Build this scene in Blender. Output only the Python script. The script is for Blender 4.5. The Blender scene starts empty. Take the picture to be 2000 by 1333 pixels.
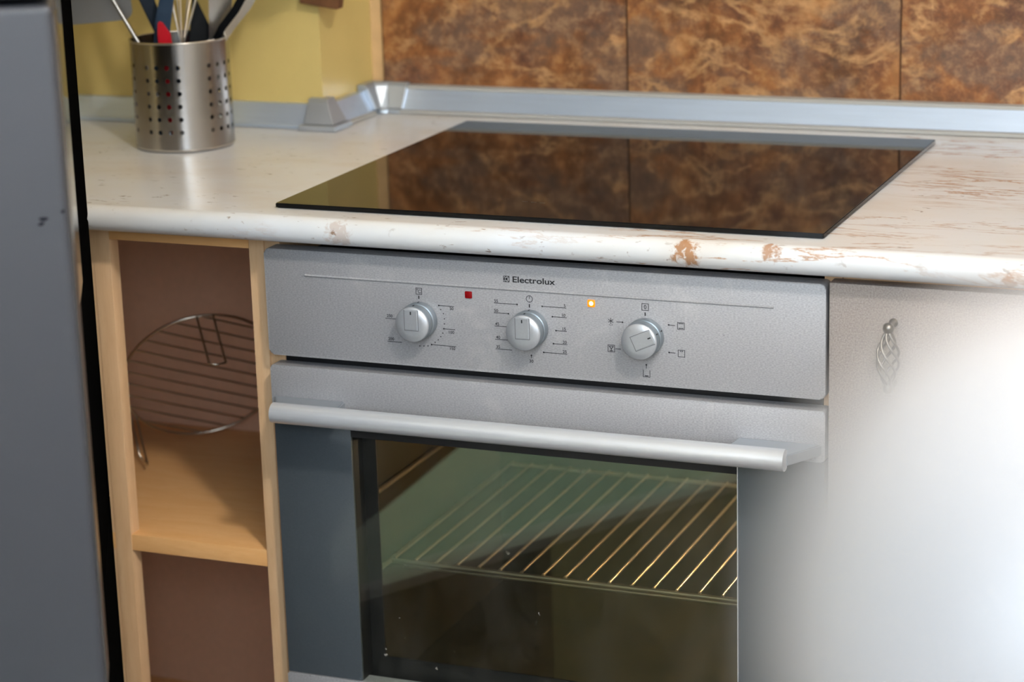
import bpy, bmesh, math, random
from mathutils import Vector, Matrix, Euler
random.seed(7)
sc = bpy.context.scene
COL = sc.collection

# ------------------------------------------------------------------ camera
FPX = 4499.0
cam_d = bpy.data.cameras.new('camera')
cam_d.sensor_width = 36.0
cam_d.lens = 36.0 * FPX / 2000.0
cam_d.clip_start = 0.02
cam_d.dof.use_dof = True
cam_d.dof.focus_distance = 2.27
cam_d.dof.aperture_fstop = 5.0
cam = bpy.data.objects.new('camera', cam_d)
COL.objects.link(cam)
cam.location = (1.1164, -2.0566, 0.4831)
cam.rotation_euler = (1.30615, 0.02817, 0.38085)
sc.camera = cam

# ------------------------------------------------------------------ world, lights, exposure
FLOOR = -0.86
CEIL = 1.72
world = bpy.data.worlds.new('world')
sc.world = world
world.use_nodes = True
world.node_tree.nodes['Background'].inputs['Color'].default_value = (0.55, 0.68, 0.9, 1)
world.node_tree.nodes['Background'].inputs['Strength'].default_value = 0.6

def area(name, loc, rot, sx, sy, power, color):
    d = bpy.data.lights.new(name, 'AREA')
    d.shape = 'RECTANGLE'
    d.size, d.size_y, d.energy, d.color = sx, sy, power, color
    o = bpy.data.objects.new(name, d)
    COL.objects.link(o)
    o.location, o.rotation_euler = loc, rot
    return o

# daylight entering through the window behind the photographer
area('window_daylight', (1.35, -3.27, 1.02), (math.radians(90), 0, 0), 1.9, 1.10, 40, (0.74, 0.87, 1.0))
LAMP_POS = (1.40, -1.40, 1.52)
LAMP_STRENGTH = 190.0

sc.cycles.use_light_tree = False
sc.cycles.max_bounces = 7
sc.cycles.use_adaptive_sampling = True
sc.cycles.adaptive_threshold = 0.03
sc.cycles.diffuse_bounces = 3
sc.cycles.glossy_bounces = 4
sc.cycles.transparent_max_bounces = 10
sc.cycles.caustics_refractive = False
vs = sc.view_settings
vs.view_transform = 'Standard'
vs.look = 'None'
vs.gamma = 1.0
vs.use_curve_mapping = False
vs.exposure = 0.76

# ------------------------------------------------------------------ materials
def new_mat(name):
    m = bpy.data.materials.new(name)
    m.use_nodes = True
    nt = m.node_tree
    return m, nt, nt.nodes['Principled BSDF']

def rgba(c):
    return (c[0], c[1], c[2], 1)

def srgb(r, g, b):
    f = lambda v: v / 12.92 if v <= 0.04045 else ((v + 0.055) / 1.055) ** 2.4
    return (f(r / 255), f(g / 255), f(b / 255))

def node(nt, t, **kw):
    n = nt.nodes.new(t)
    for k, v in kw.items():
        if k.startswith('i_'):
            n.inputs[k[2:].replace('_', ' ')].default_value = v
        else:
            setattr(n, k, v)
    return n

def coords(nt, scale=(1, 1, 1), rot=(0, 0, 0), rnd=False):
    tc = node(nt, 'ShaderNodeTexCoord')
    mp = node(nt, 'ShaderNodeMapping')
    mp.inputs['Scale'].default_value = scale
    mp.inputs['Rotation'].default_value = rot
    nt.links.new(tc.outputs['Object'], mp.inputs['Vector'])
    if rnd:
        oi = node(nt, 'ShaderNodeObjectInfo')
        mu = node(nt, 'ShaderNodeMath', operation='MULTIPLY')
        mu.inputs[1].default_value = 37.0
        nt.links.new(oi.outputs['Random'], mu.inputs[0])
        nt.links.new(mu.outputs[0], mp.inputs['Location'])
    return mp.outputs['Vector']

def noise(nt, vec, scale, detail=4, rough=0.55, dist=0.0):
    n = node(nt, 'ShaderNodeTexNoise')
    n.inputs['Scale'].default_value = scale
    n.inputs['Detail'].default_value = detail
    n.inputs['Roughness'].default_value = rough
    n.inputs['Distortion'].default_value = dist
    nt.links.new(vec, n.inputs['Vector'])
    return n.outputs['Fac']

def ramp(nt, fac, stops, interp='LINEAR'):
    r = node(nt, 'ShaderNodeValToRGB')
    r.color_ramp.interpolation = interp
    e = r.color_ramp.elements
    while len(e) < len(stops):
        e.new(0.5)
    for i, (p, c) in enumerate(stops):
        e[i].position = p
        e[i].color = rgba(c) if not isinstance(c, (int, float)) else (c, c, c, 1)
    nt.links.new(fac, r.inputs['Fac'])
    return r.outputs['Color']

def mix(nt, fac, a, b, blend='MIX'):
    m = node(nt, 'ShaderNodeMix', data_type='RGBA', blend_type=blend)
    for sock, v in ((m.inputs[0], fac), (m.inputs[6], a), (m.inputs[7], b)):
        if isinstance(v, (int, float)):
            sock.default_value = v
        elif isinstance(v, tuple):
            sock.default_value = rgba(v)
        else:
            nt.links.new(v, sock)
    return m.outputs[2]

def math_n(nt, op, a, b=None, clamp=False):
    m = node(nt, 'ShaderNodeMath', operation=op, use_clamp=clamp)
    for i, v in enumerate((a, b)):
        if v is None:
            continue
        if isinstance(v, (int, float)):
            m.inputs[i].default_value = v
        else:
            nt.links.new(v, m.inputs[i])
    return m.outputs[0]

def bump(nt, b, height, strength=0.2, distance=0.001):
    n = node(nt, 'ShaderNodeBump')
    n.inputs['Strength'].default_value = strength
    n.inputs['Distance'].default_value = distance
    nt.links.new(height, n.inputs['Height'])
    nt.links.new(n.outputs['Normal'], b.inputs['Normal'])

def plain(name, c, rough=0.5, metal=0.0, spec=0.5, coat=0.0, var=0.0, vscale=40, stretch=(1, 1, 1), bmp=0.0, emit=None, es=0.0):
    m, nt, b = new_mat(name)
    b.inputs['Base Color'].default_value = rgba(c)
    b.inputs['Roughness'].default_value = rough
    b.inputs['Metallic'].default_value = metal
    b.inputs['Specular IOR Level'].default_value = spec
    b.inputs['Coat Weight'].default_value = coat
    b.inputs['Coat Roughness'].default_value = 0.05
    if emit:
        b.inputs['Emission Color'].default_value = rgba(emit)
        b.inputs['Emission Strength'].default_value = es
    if var > 0 or bmp > 0:
        f = noise(nt, coords(nt, stretch), vscale, 5, 0.6)
        if var > 0:
            lo = tuple(x * (1 - var) for x in c)
            hi = tuple(min(1, x * (1 + var)) for x in c)
            nt.links.new(ramp(nt, f, [(0.3, lo), (0.7, hi)]), b.inputs['Base Color'])
        if bmp > 0:
            bump(nt, b, f, bmp, 0.0006)
    return m

M = {}
def build_materials():
    # brushed silver of the oven fascia, with fine grain and pale smears
    m, nt, b = new_mat('brushed_silver')
    v = coords(nt, (1, 1, 1))
    fine = noise(nt, coords(nt, (0.5, 1, 1.2)), 900, 2)
    blot = noise(nt, v, 14, 5, 0.65, 0.6)
    speck = noise(nt, v, 120, 3, 0.5)
    base = mix(nt, ramp(nt, fine, [(0.35, 0.0), (0.65, 1.0)]), srgb(156, 155, 157), srgb(180, 179, 181))
    base = mix(nt, ramp(nt, blot, [(0.58, 0.0), (0.75, 0.35)]), base, srgb(215, 210, 206))
    base = mix(nt, ramp(nt, speck, [(0.735, 0.0), (0.76, 0.6)]), base, srgb(95, 92, 92))
    nt.links.new(base, b.inputs['Base Color'])
    b.inputs['Metallic'].default_value = 0.3
    nt.links.new(ramp(nt, blot, [(0.3, 0.44), (0.8, 0.56)]), b.inputs['Roughness'])
    M['silver'] = m

    M['alu'] = plain('satin_aluminium', srgb(226, 228, 232), 0.36, 0.55, var=0.04, vscale=300, stretch=(0.05, 1, 1))
    M['alu_strip'] = plain('aluminium_strip', srgb(190, 203, 220), 0.34, 0.6, var=0.04, vscale=200, stretch=(0.05, 1, 1))
    M['plastic_strip'] = plain('pale_sealing_lip', srgb(158, 156, 150), 0.45)
    M['cap'] = plain('grey_corner_cap', srgb(168, 174, 180), 0.28, 0.55)
    M['knob'] = plain('silver_knob', srgb(196, 199, 204), 0.38, 0.6, var=0.03, vscale=500)
    M['knob_side'] = plain('knob_body_grey', srgb(142, 150, 156), 0.35, 0.6)
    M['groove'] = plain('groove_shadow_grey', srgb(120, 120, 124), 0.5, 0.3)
    M['print'] = plain('black_print', (0.012, 0.012, 0.014), 0.6)
    M['black'] = plain('black_plastic', (0.008, 0.008, 0.009), 0.45)
    M['black_gloss'] = plain('black_gloss', (0.006, 0.006, 0.006), 0.12)
    M['led_red'] = plain('dark_red_lens', (0.22, 0.004, 0.006), 0.25)
    M['led_amber'] = plain('lit_amber_lens', (0.8, 0.22, 0.01), 0.3, emit=(1.0, 0.24, 0.0), es=0.45)
    M['led_core'] = plain('lit_lamp_core', (1.0, 0.9, 0.6), 0.3, emit=(1.0, 0.70, 0.22), es=1.6)
    M['grey_glass'] = plain('grey_printed_glass', (0.068, 0.080, 0.090), 0.28, 0.0, 0.6, coat=0.6, var=0.12, vscale=900)
    M['steel'] = plain('brushed_steel', srgb(190, 184, 176), 0.24, 1.0, var=0.05, vscale=260, stretch=(1, 1, 0.04))
    m = plain('turned_steel', srgb(160, 155, 150), 0.24, 1.0)
    b = m.node_tree.nodes['Principled BSDF']
    b.inputs['Anisotropic'].default_value = 0.6
    b.inputs['Anisotropic Rotation'].default_value = 0.25
    tg = node(m.node_tree, 'ShaderNodeTangent', direction_type='RADIAL', axis='Z')
    m.node_tree.links.new(tg.outputs[0], b.inputs['Tangent'])
    M['cup_steel'] = m
    M['steel_dark'] = plain('dull_steel', srgb(150, 150, 150), 0.35, 1.0)
    M['chrome_wire'] = plain('chrome_wire', srgb(200, 190, 176), 0.28, 1.0)
    M['rack_wire'] = plain('grill_wire', srgb(205, 192, 174), 0.34, 0.95)
    M['pewter'] = plain('pewter', srgb(120, 116, 110), 0.32, 0.95)
    M['navy'] = plain('navy_plastic', srgb(20, 30, 42), 0.55, 0.0, 0.12)
    M['dark_navy'] = plain('dark_navy_plastic', srgb(4, 6, 9), 0.55, 0.0, 0.12)
    M['slate'] = plain('slate_blue_plastic', srgb(44, 60, 78), 0.55, 0.0, 0.12)
    M['red'] = plain('red_plastic', srgb(168, 6, 24), 0.55, 0.0, 0.12)
    M['fridge_front'] = plain('grey_fridge_lacquer', srgb(58, 60, 66), 0.5, 0.0, var=0.05, vscale=700)
    M['fridge_side'] = plain('polished_side_steel', srgb(200, 204, 200), 0.10, 0.95)
    M['fridge_low'] = plain('grey_green_lacquer', srgb(190, 208, 200), 0.30, 0.0, coat=0.5)
    M['black_satin'] = plain('black_satin', (0.003, 0.003, 0.003), 0.7, 0.0, 0.0)
    M['fridge_edge'] = plain('bevelled_door_edge', srgb(120, 116, 112), 0.25, 0.8)
    M['scuff'] = plain('dark_scuff', (0.004, 0.004, 0.008), 0.6, 0.0, 0.1)
    M['dark_base'] = plain('dark_plinth', (0.010, 0.010, 0.010), 0.6)
    M['cav'] = plain('dark_enamel', (0.030, 0.024, 0.014), 0.5, var=0.35, vscale=22)
    M['lamp_lens'] = plain('oven_lamp_glass', (1, 0.8, 0.5), 0.3, emit=(1.0, 0.66, 0.36), es=260.0)
    M['hob_glass'] = plain('black_ceramic_glass', (0.004, 0.004, 0.004), 0.035, 0.0, 0.5)
    M['hob_glass'].node_tree.nodes['Principled BSDF'].inputs['IOR'].default_value = 1.30
    M['hob_edge'] = plain('dark_seal', (0.01, 0.01, 0.01), 0.4)
    M['wall_yellow'] = plain('yellow_paint', srgb(206, 182, 114), 0.32, var=0.05, vscale=9, bmp=0.04)
    M['wall_white'] = plain('white_paint', srgb(226, 224, 218), 0.8, var=0.02, vscale=6)
    M['plaster'] = plain('beige_plaster', srgb(206, 168, 118), 0.8, var=0.06, vscale=60)
    M['ceiling'] = plain('ceiling_paint', srgb(236, 236, 234), 0.85, var=0.01, vscale=4)
    M['grout'] = plain('dark_grout', srgb(70, 42, 20), 0.9, var=0.1, vscale=200)
    M['back_board'] = plain('thin_back_board', srgb(222, 176, 146), 0.65, var=0.04, vscale=120)
    M['ceramic'] = plain('white_ceramic', srgb(148, 145, 144), 0.3, var=0.01, vscale=10)
    M['window_frame'] = plain('white_window_frame', srgb(235, 235, 235), 0.4)
    M['lamp_glow'] = plain('lit_opal_glass', (1, 0.95, 0.85), 0.4, emit=(1.0, 0.95, 0.88), es=LAMP_STRENGTH)

    # grey foil of the base cabinet door
    m, nt, b = new_mat('grey_metallic_foil')
    f = noise(nt, coords(nt), 650, 3, 0.7)
    g = noise(nt, coords(nt), 5, 2)
    base = mix(nt, ramp(nt, f, [(0.35, 0.0), (0.65, 1.0)]), srgb(150, 141, 137), srgb(186, 177, 172))
    base = mix(nt, ramp(nt, g, [(0.4, 0.0), (0.7, 0.15)]), base, srgb(190, 176, 172))
    nt.links.new(base, b.inputs['Base Color'])
    b.inputs['Metallic'].default_value = 0.45
    b.inputs['Roughness'].default_value = 0.5
    M['foil'] = m

    # pale beech
    def wood(name, a, c, dark, stretch, rough):
        m, nt, b = new_mat(name)
        v = coords(nt, stretch)
        f = noise(nt, v, 9, 6, 0.6, 0.8)
        g = noise(nt, v, 60, 3, 0.6)
        col = ramp(nt, f, [(0.3, a), (0.7, c)])
        col = mix(nt, ramp(nt, g, [(0.52, 0.0), (0.75, 0.35)]), col, dark)
        nt.links.new(col, b.inputs['Base Color'])
        b.inputs['Roughness'].default_value = rough
        bump(nt, b, g, 0.06, 0.0005)
        return m
    M['beech'] = wood('pale_beech_edge', srgb(222, 180, 136), srgb(232, 194, 152), srgb(206, 160, 112), (9, 9, 0.8), 0.5)
    M['beech_flat'] = wood('pale_beech_board', srgb(234, 176, 112), srgb(240, 188, 128), srgb(222, 162, 102), (1.2, 6, 9), 0.45)
    M['brown_wood'] = wood('dark_brown_wood', srgb(96, 62, 38), srgb(120, 80, 50), srgb(70, 42, 24), (6, 6, 1), 0.45)
    M['floor'] = wood('dark_wood_floor', srgb(66, 50, 36), srgb(84, 64, 46), srgb(46, 34, 24), (6, 0.8, 6), 0.35)

    # marbled brown wall tile: warm clouds, grey-brown patches, pale wisps
    m, nt, b = new_mat('marbled_brown_tile')
    v = coords(nt, (1, 1, 1), rnd=True)
    vr = coords(nt, (0.75, 1, 1.25), (0, 0.5, 0), rnd=True)
    big = noise(nt, v, 7, 6, 0.60, 0.5)
    pat = noise(nt, vr, 10, 6, 0.62, 0.35)
    mid = noise(nt, v, 22, 5, 0.66, 0.4)
    wis = noise(nt, vr, 15, 5, 0.62, 0.9)
    blot = noise(nt, v, 4.2, 3, 0.5)
    fine = noise(nt, v, 62, 4, 0.75)
    col = ramp(nt, big, [(0.36, srgb(70, 42, 24)), (0.47, srgb(124, 76, 40)), (0.54, srgb(156, 102, 56)), (0.64, srgb(184, 134, 82))])
    col = mix(nt, ramp(nt, pat, [(0.48, 0.0), (0.58, 0.9)]), col, srgb(104, 84, 70))
    col = mix(nt, ramp(nt, mid, [(0.53, 0.0), (0.64, 0.75)]), col, srgb(82, 42, 24))
    ridge = math_n(nt, 'ABSOLUTE', math_n(nt, 'SUBTRACT', noise(nt, vr, 8, 6, 0.58, 0.5), 0.5))
    vmask = math_n(nt, 'MULTIPLY', ramp(nt, ridge, [(0.0, 0.75), (0.012, 0.45), (0.034, 0.0)]), ramp(nt, mid, [(0.42, 0.0), (0.56, 1.0)]))
    col = mix(nt, vmask, col, srgb(206, 158, 104))
    col = mix(nt, math_n(nt, 'MULTIPLY', ramp(nt, wis, [(0.57, 0.0), (0.62, 0.55), (0.72, 0.3)]), ramp(nt, blot, [(0.42, 0.1), (0.56, 1.0)])), col, srgb(196, 148, 94))
    col = mix(nt, 0.30, col, ramp(nt, fine, [(0.34, srgb(62, 36, 20)), (0.5, srgb(132, 84, 46)), (0.66, srgb(206, 158, 106))]))
    nt.links.new(col, b.inputs['Base Color'])
    nt.links.new(ramp(nt, mid, [(0.3, 0.30), (0.7, 0.45)]), b.inputs['Roughness'])
    bump(nt, b, mid, 0.15, 0.0008)
    M['tile'] = m

    # cream stone-look worktop: mottled cream, ochre veins along the length, pitted brown flecks
    m, nt, b = new_mat('cream_stone_laminate')
    v = coords(nt)
    vl = coords(nt, (0.8, 1.5, 1.5))
    vs_ = coords(nt, (0.45, 2.6, 2.6), (0, 0, 0.06))
    a = noise(nt, vl, 6, 4, 0.55, 0.3)
    col = ramp(nt, a, [(0.3, srgb(210, 203, 195)), (0.5, srgb(215, 215, 214)), (0.7, srgb(217, 220, 224))])
    ve = noise(nt, vs_, 9, 7, 0.68, 0.6)
    vm = noise(nt, coords(nt, (1, 1, 1)), 3.2, 2)
    sep = node(nt, 'ShaderNodeSeparateXYZ')
    nt.links.new(v, sep.inputs[0])
    # the ochre veining is densest towards the right-hand end of the slab
    vmx = math_n(nt, 'ADD', vm, math_n(nt, 'MULTIPLY', math_n(nt, 'SUBTRACT', sep.outputs['X'], 0.40), 0.35))
    ridge = math_n(nt, 'ABSOLUTE', math_n(nt, 'SUBTRACT', ve, 0.54))
    vein = math_n(nt, 'MULTIPLY', ramp(nt, ridge, [(0.0, 1.0), (0.010, 0.5), (0.026, 0.0)]), ramp(nt, vmx, [(0.45, 0.0), (0.60, 0.9)]))
    col = mix(nt, vein, col, srgb(170, 122, 76))
    sp = noise(nt, coords(nt, (0.6, 1.6, 1.0), (0, 0, 0.1)), 95, 4, 0.6, 0.4)
    sm = noise(nt, v, 13, 3, 0.6)
    fl = math_n(nt, 'MULTIPLY', ramp(nt, sp, [(0.62, 0.0), (0.68, 1.0)]), ramp(nt, sm, [(0.46, 0.0), (0.60, 0.85)]))
    col = mix(nt, fl, col, srgb(128, 100, 78))
    # the worn brown blotches on the rounded front edge
    tcn = node(nt, 'ShaderNodeTexCoord')
    nn = noise(nt, v, 150, 3, 0.6, 0.6)
    for (cx, cy, cz, r, amt) in ((0.466, -0.026, -0.012, 0.028, 0.95), (0.549, -0.024, -0.006, 0.020, 0.85), (0.77, -0.024, -0.019, 0.016, 0.7), (0.10, -0.026, -0.014, 0.03, 0.35)):
        d = node(nt, 'ShaderNodeVectorMath', operation='DISTANCE')
        d.inputs[1].default_value = (cx, cy, cz)
        nt.links.new(tcn.outputs['Object'], d.inputs[0])
        fall = ramp(nt, math_n(nt, 'DIVIDE', d.outputs['Value'], r), [(0.25, 1.0), (1.0, 0.0)])
        k = math_n(nt, 'MULTIPLY', ramp(nt, math_n(nt, 'MULTIPLY', fall, nn), [(0.30, 0.0), (0.44, amt)]), 1.0)
        col = mix(nt, k, col, srgb(166, 122, 86))
    nt.links.new(col, b.inputs['Base Color'])
    b.inputs['Roughness'].default_value = 0.22
    b.inputs['Specular IOR Level'].default_value = 0.5
    M['stone'] = m

    # oven window: clear pane with an added surface reflection and a few dust spots
    def oven_glass(name, ior, tint, dusty):
        m, nt, b = new_mat(name)
        out = nt.nodes['Material Output']
        nt.nodes.remove(b)
        tr = node(nt, 'ShaderNodeBsdfTransparent')
        tr.inputs['Color'].default_value = (0.94, 0.95, 0.92, 1)
        gl = node(nt, 'ShaderNodeBsdfGlossy')
        gl.inputs['Roughness'].default_value = 0.025
        gl.inputs['Color'].default_value = tint
        fr = node(nt, 'ShaderNodeFresnel')
        fr.inputs['IOR'].default_value = ior
        mx = node(nt, 'ShaderNodeMixShader')
        ge = node(nt, 'ShaderNodeNewGeometry')
        front = math_n(nt, 'MULTIPLY', fr.outputs[0], math_n(nt, 'SUBTRACT', 1.0, ge.outputs['Backfacing']))
        nt.links.new(front, mx.inputs[0])
        nt.links.new(tr.outputs[0], mx.inputs[1])
        nt.links.new(gl.outputs[0], mx.inputs[2])
        df = node(nt, 'ShaderNodeBsdfDiffuse')
        df.inputs['Color'].default_value = (0.55, 0.5, 0.45, 1)
        n1 = noise(nt, coords(nt, (1, 1, 1)), 55, 3, 0.6)
        n2 = noise(nt, coords(nt, (1.6, 1, 0.8)), 9, 5, 0.7)
        dust = math_n(nt, 'ADD', ramp(nt, n1, [(0.735, 0.0), (0.76, 0.5 * dusty)]), ramp(nt, n2, [(0.45, 0.0), (0.8, 0.025 * dusty)]), True)
        mx2 = node(nt, 'ShaderNodeMixShader')
        nt.links.new(dust, mx2.inputs[0])
        nt.links.new(mx.outputs[0], mx2.inputs[1])
        nt.links.new(df.outputs[0], mx2.inputs[2])
        nt.links.new(mx2.outputs[0], out.inputs['Surface'])
        M[name] = m
    oven_glass('outer_glass', 1.62, (0.92, 1.0, 0.97, 1), 1.0)
    oven_glass('inner_glass', 3.0, (0.72, 1.0, 0.90, 1), 0.3)

    m, nt, b = new_mat('window_glass')
    out = nt.nodes['Material Output']
    nt.nodes.remove(b)
    tr = node(nt, 'ShaderNodeBsdfTransparent')
    gl = node(nt, 'ShaderNodeBsdfGlossy')
    gl.inputs['Roughness'].default_value = 0.02
    mx = node(nt, 'ShaderNodeMixShader')
    mx.inputs[0].default_value = 0.06
    nt.links.new(tr.outputs[0], mx.inputs[1])
    nt.links.new(gl.outputs[0], mx.inputs[2])
    nt.links.new(mx.outputs[0], out.inputs['Surface'])
    M['pane'] = m
build_materials()

# ------------------------------------------------------------------ mesh helpers
def obj(name, bm, mat, parent=None, smooth=None):
    bmesh.ops.recalc_face_normals(bm, faces=bm.faces[:])
    me = bpy.data.meshes.new(name)
    bm.to_mesh(me)
    bm.free()
    if smooth is not None:
        me.shade_smooth()
        me.set_sharp_from_angle(angle=math.radians(smooth))
    me.materials.append(M[mat])
    o = bpy.data.objects.new(name, me)
    COL.objects.link(o)
    attach(o, parent)
    return o

def attach(o, parent):
    if parent is None:
        return
    o.parent = parent
    if parent.type == 'EMPTY' and not parent.get('_local'):
        o.matrix_parent_inverse = Matrix.Translation(-Vector(parent.location))

def thing(name, label, cat, loc=(0, 0, 0), group=None):
    o = bpy.data.objects.new(name, None)
    o.empty_display_size = 0.05
    COL.objects.link(o)
    o.location = loc
    o['label'] = label
    o['category'] = cat
    if group:
        o['group'] = group
    return o

def tag(o, label, cat, group=None):
    o['label'] = label
    o['category'] = cat
    if group:
        o['group'] = group
    return o

def struct(o, label=None):
    o['kind'] = 'structure'
    if label:
        o['label'] = label
    return o

def bx(bm, x0, x1, y0, y1, z0, z1, bev=0.0, seg=2):
    vs_ = [bm.verts.new((x, y, z)) for x in (x0, x1) for y in (y0, y1) for z in (z0, z1)]
    q = [(0, 1, 3, 2), (4, 6, 7, 5), (0, 4, 5, 1), (2, 3, 7, 6), (0, 2, 6, 4), (1, 5, 7, 3)]
    fs = [bm.faces.new([vs_[i] for i in f]) for f in q]
    if bev:
        es = list({e for f in fs for e in f.edges})
        bmesh.ops.bevel(bm, geom=es, offset=bev, segments=seg, affect='EDGES', profile=0.6)

def box(name, x0, x1, y0, y1, z0, z1, mat, parent=None, bev=0.0, seg=2):
    bm = bmesh.new()
    bx(bm, x0, x1, y0, y1, z0, z1, bev, seg)
    return obj(name, bm, mat, parent, 35 if bev else None)

def prism(bm, pts, axis, a0, a1):
    """closed outline pts (2-D) extruded along axis from a0 to a1"""
    def P(p, a):
        if axis == 'X':
            return (a, p[0], p[1])
        if axis == 'Y':
            return (p[0], a, p[1])
        return (p[0], p[1], a)
    A = [bm.verts.new(P(p, a0)) for p in pts]
    B = [bm.verts.new(P(p, a1)) for p in pts]
    n = len(pts)
    fa = bm.faces.new(A)
    fb = bm.faces.new(B[::-1])
    for i in range(n):
        bm.faces.new((A[i], B[i], B[(i + 1) % n], A[(i + 1) % n]))
    return fa, fb

def rrect(x0, x1, z0, z1, r, seg=5):
    out = []
    for cx, cz, a in ((x1 - r, z1 - r, 0), (x0 + r, z1 - r, 90), (x0 + r, z0 + r, 180), (x1 - r, z0 + r, 270)):
        for i in range(seg + 1):
            t = math.radians(a + 90 * i / seg)
            out.append((cx + r * math.cos(t), cz + r * math.sin(t)))
    return out

def slab(name, x0, x1, z0, z1, y0, y1, r, bev, mat, parent):
    """upright plate with rounded corners and softened front rim (front = y0)"""
    bm = bmesh.new()
    fa, fb = prism(bm, rrect(x0, x1, z0, z1, r), 'Y', y0, y1)
    if bev:
        bmesh.ops.bevel(bm, geom=list(fa.edges), offset=bev, segments=3, affect='EDGES', profile=0.5)
    return obj(name, bm, mat, parent, 40)

def lathe(bm, prof, seg=48, axis='Z', origin=(0, 0, 0), cap0=True, cap1=True):
    """prof: list of (radius, height)"""
    rings = []
    for r, h in prof:
        ring = []
        for i in range(seg):
            t = 2 * math.pi * i / seg
            x, y = r * math.cos(t), r * math.sin(t)
            if axis == 'Z':
                p = (x, y, h)
            elif axis == 'Y':
                p = (x, h, y)
            else:
                p = (h, x, y)
            ring.append(bm.verts.new(Vector(p) + Vector(origin)))
        rings.append(ring)
    for a, b in zip(rings, rings[1:]):
        for i in range(seg):
            bm.faces.new((a[i], a[(i + 1) % seg], b[(i + 1) % seg], b[i]))
    if cap0:
        bm.faces.new(rings[0][::-1])
    if cap1:
        bm.faces.new(rings[-1])

def tube(bm, pts, r, seg=8, closed=False, radii=None):
    pts = [Vector(p) for p in pts]
    n = len(pts)
    rings = []
    prev = None
    for i, p in enumerate(pts):
        if closed:
            t = pts[(i + 1) % n] - pts[i - 1]
        else:
            t = pts[min(i + 1, n - 1)] - pts[max(i - 1, 0)]
        t.normalize()
        if prev is None:
            ref = Vector((0, 0, 1)) if abs(t.z) < 0.9 else Vector((1, 0, 0))
            u = t.cross(ref).normalized()
        else:
            u = (prev - t * prev.dot(t)).normalized()
        prev = u
        w = t.cross(u)
        rr = radii[i] if radii else r
        rings.append([bm.verts.new(p + (u * math.cos(2 * math.pi * k / seg) + w * math.sin(2 * math.pi * k / seg)) * rr) for k in range(seg)])
    m = n if closed else n - 1
    for i in range(m):
        a, b = rings[i], rings[(i + 1) % n]
        for k in range(seg):
            bm.faces.new((a[k], a[(k + 1) % seg], b[(k + 1) % seg], b[k]))
    if not closed:
        bm.faces.new(rings[0][::-1])
        bm.faces.new(rings[-1])

def ribbon(bm, pts, widths, thick, side, facing):
    """flat bar along pts; side = width direction, facing = thickness direction"""
    side = Vector(side).normalized()
    facing = Vector(facing).normalized()
    rings = []
    for p, w in zip(pts, widths):
        p = Vector(p)
        rings.append([bm.verts.new(p + side * (sx * w / 2) + facing * (sy * thick / 2)) for sx, sy in ((-1, -1), (1, -1), (1, 1), (-1, 1))])
    for a, b in zip(rings, rings[1:]):
        for k in range(4):
            bm.faces.new((a[k], a[(k + 1) % 4], b[(k + 1) % 4], b[k]))
    bm.faces.new(rings[0][::-1])
    bm.faces.new(rings[-1])

# ------------------------------------------------------------------ the room shell
WB = 0.615          # tiled back wall
CX, CY = -0.160, 0.470   # boxed-out yellow corner: its right face and its front face
XL, XR, YF = -1.05, 2.4, -3.3
struct(box('floor', XL - .1, XR + .1, YF - .1, WB + .1, FLOOR - .05, FLOOR, 'floor'))
struct(box('ceiling', XL - .1, XR + .1, YF - .1, WB + .1, CEIL, CEIL + .05, 'ceiling'))
struct(box('wall_left', XL - .08, XL, YF, WB + .1, FLOOR, CEIL, 'wall_yellow'))
struct(box('wall_corner', XL, CX, CY, WB + .1, FLOOR, CEIL, 'wall_yellow'), 'yellow painted boxed-out wall behind the utensil holder')
wall = struct(box('wall_back', CX, XR, WB, WB + .1, FLOOR, CEIL, 'plaster'), 'wall behind the worktop, clad with marbled brown tiles')
# grout bed and tiles
TX0, TP, TH = -0.1415, 0.3365, 0.3365
bed = box('grout_bed', TX0, 1.545, WB - 0.0055, WB - 0.0002, 0.0, 0.70, 'grout', wall)
tile_me = None
joints = [TX0 + 0.0005, 0.1895, 0.5280, 0.8665, 1.2050, 1.5435]
for row in range(2):
    z0 = 0.020 + row * 0.3385
    for i in range(5):
        x0, x1 = joints[i] + .0011, joints[i + 1] - .0011
        bm = bmesh.new()
        w, h = x1 - x0, 0.3363
        bx(bm, 0, w, -0.0085, 0, 0, h)
        front = [e for e in bm.edges if all(v.co.y < -0.008 for v in e.verts)]
        bmesh.ops.bevel(bm, geom=front, offset=0.0016, segments=2, affect='EDGES')
        t = obj('tile', bm, 'tile', wall, 40)
        t.location = (x0, WB - 0.0005, z0)
struct(box('wall_right', XR, XR + .08, YF, WB + .1, FLOOR, CEIL, 'wall_white'))
# wall behind the photographer with its window opening
wf = bmesh.new()
WX0, WX1, WZ0, WZ1 = 0.35, 2.35, 0.42, 1.62
bx(wf, XL, WX0, YF - .12, YF, FLOOR, CEIL)
bx(wf, WX1, XR, YF - .12, YF, FLOOR, CEIL)
bx(wf, WX0, WX1, YF - .12, YF, FLOOR, WZ0)
bx(wf, WX0, WX1, YF - .12, YF, WZ1, CEIL)
struct(obj('wall_front', wf, 'wall_white'))
win = bpy.data.objects.new('window_1', None)
COL.objects.link(win)
win.location = ((WX0 + WX1) / 2, YF - .06, WZ0)
struct(win)
for a in ((WX0, WX0 + .06, WZ0, WZ1), (WX1 - .06, WX1, WZ0, WZ1), (WX0 + .06, WX1 - .06, WZ0, WZ0 + .06), (WX0 + .06, WX1 - .06, WZ1 - .06, WZ1), (1.32, 1.38, WZ0 + .06, WZ1 - .06)):
    box('window_frame', a[0], a[1], YF - .09, YF - .03, a[2], a[3], 'window_frame', win, 0.006)
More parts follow.
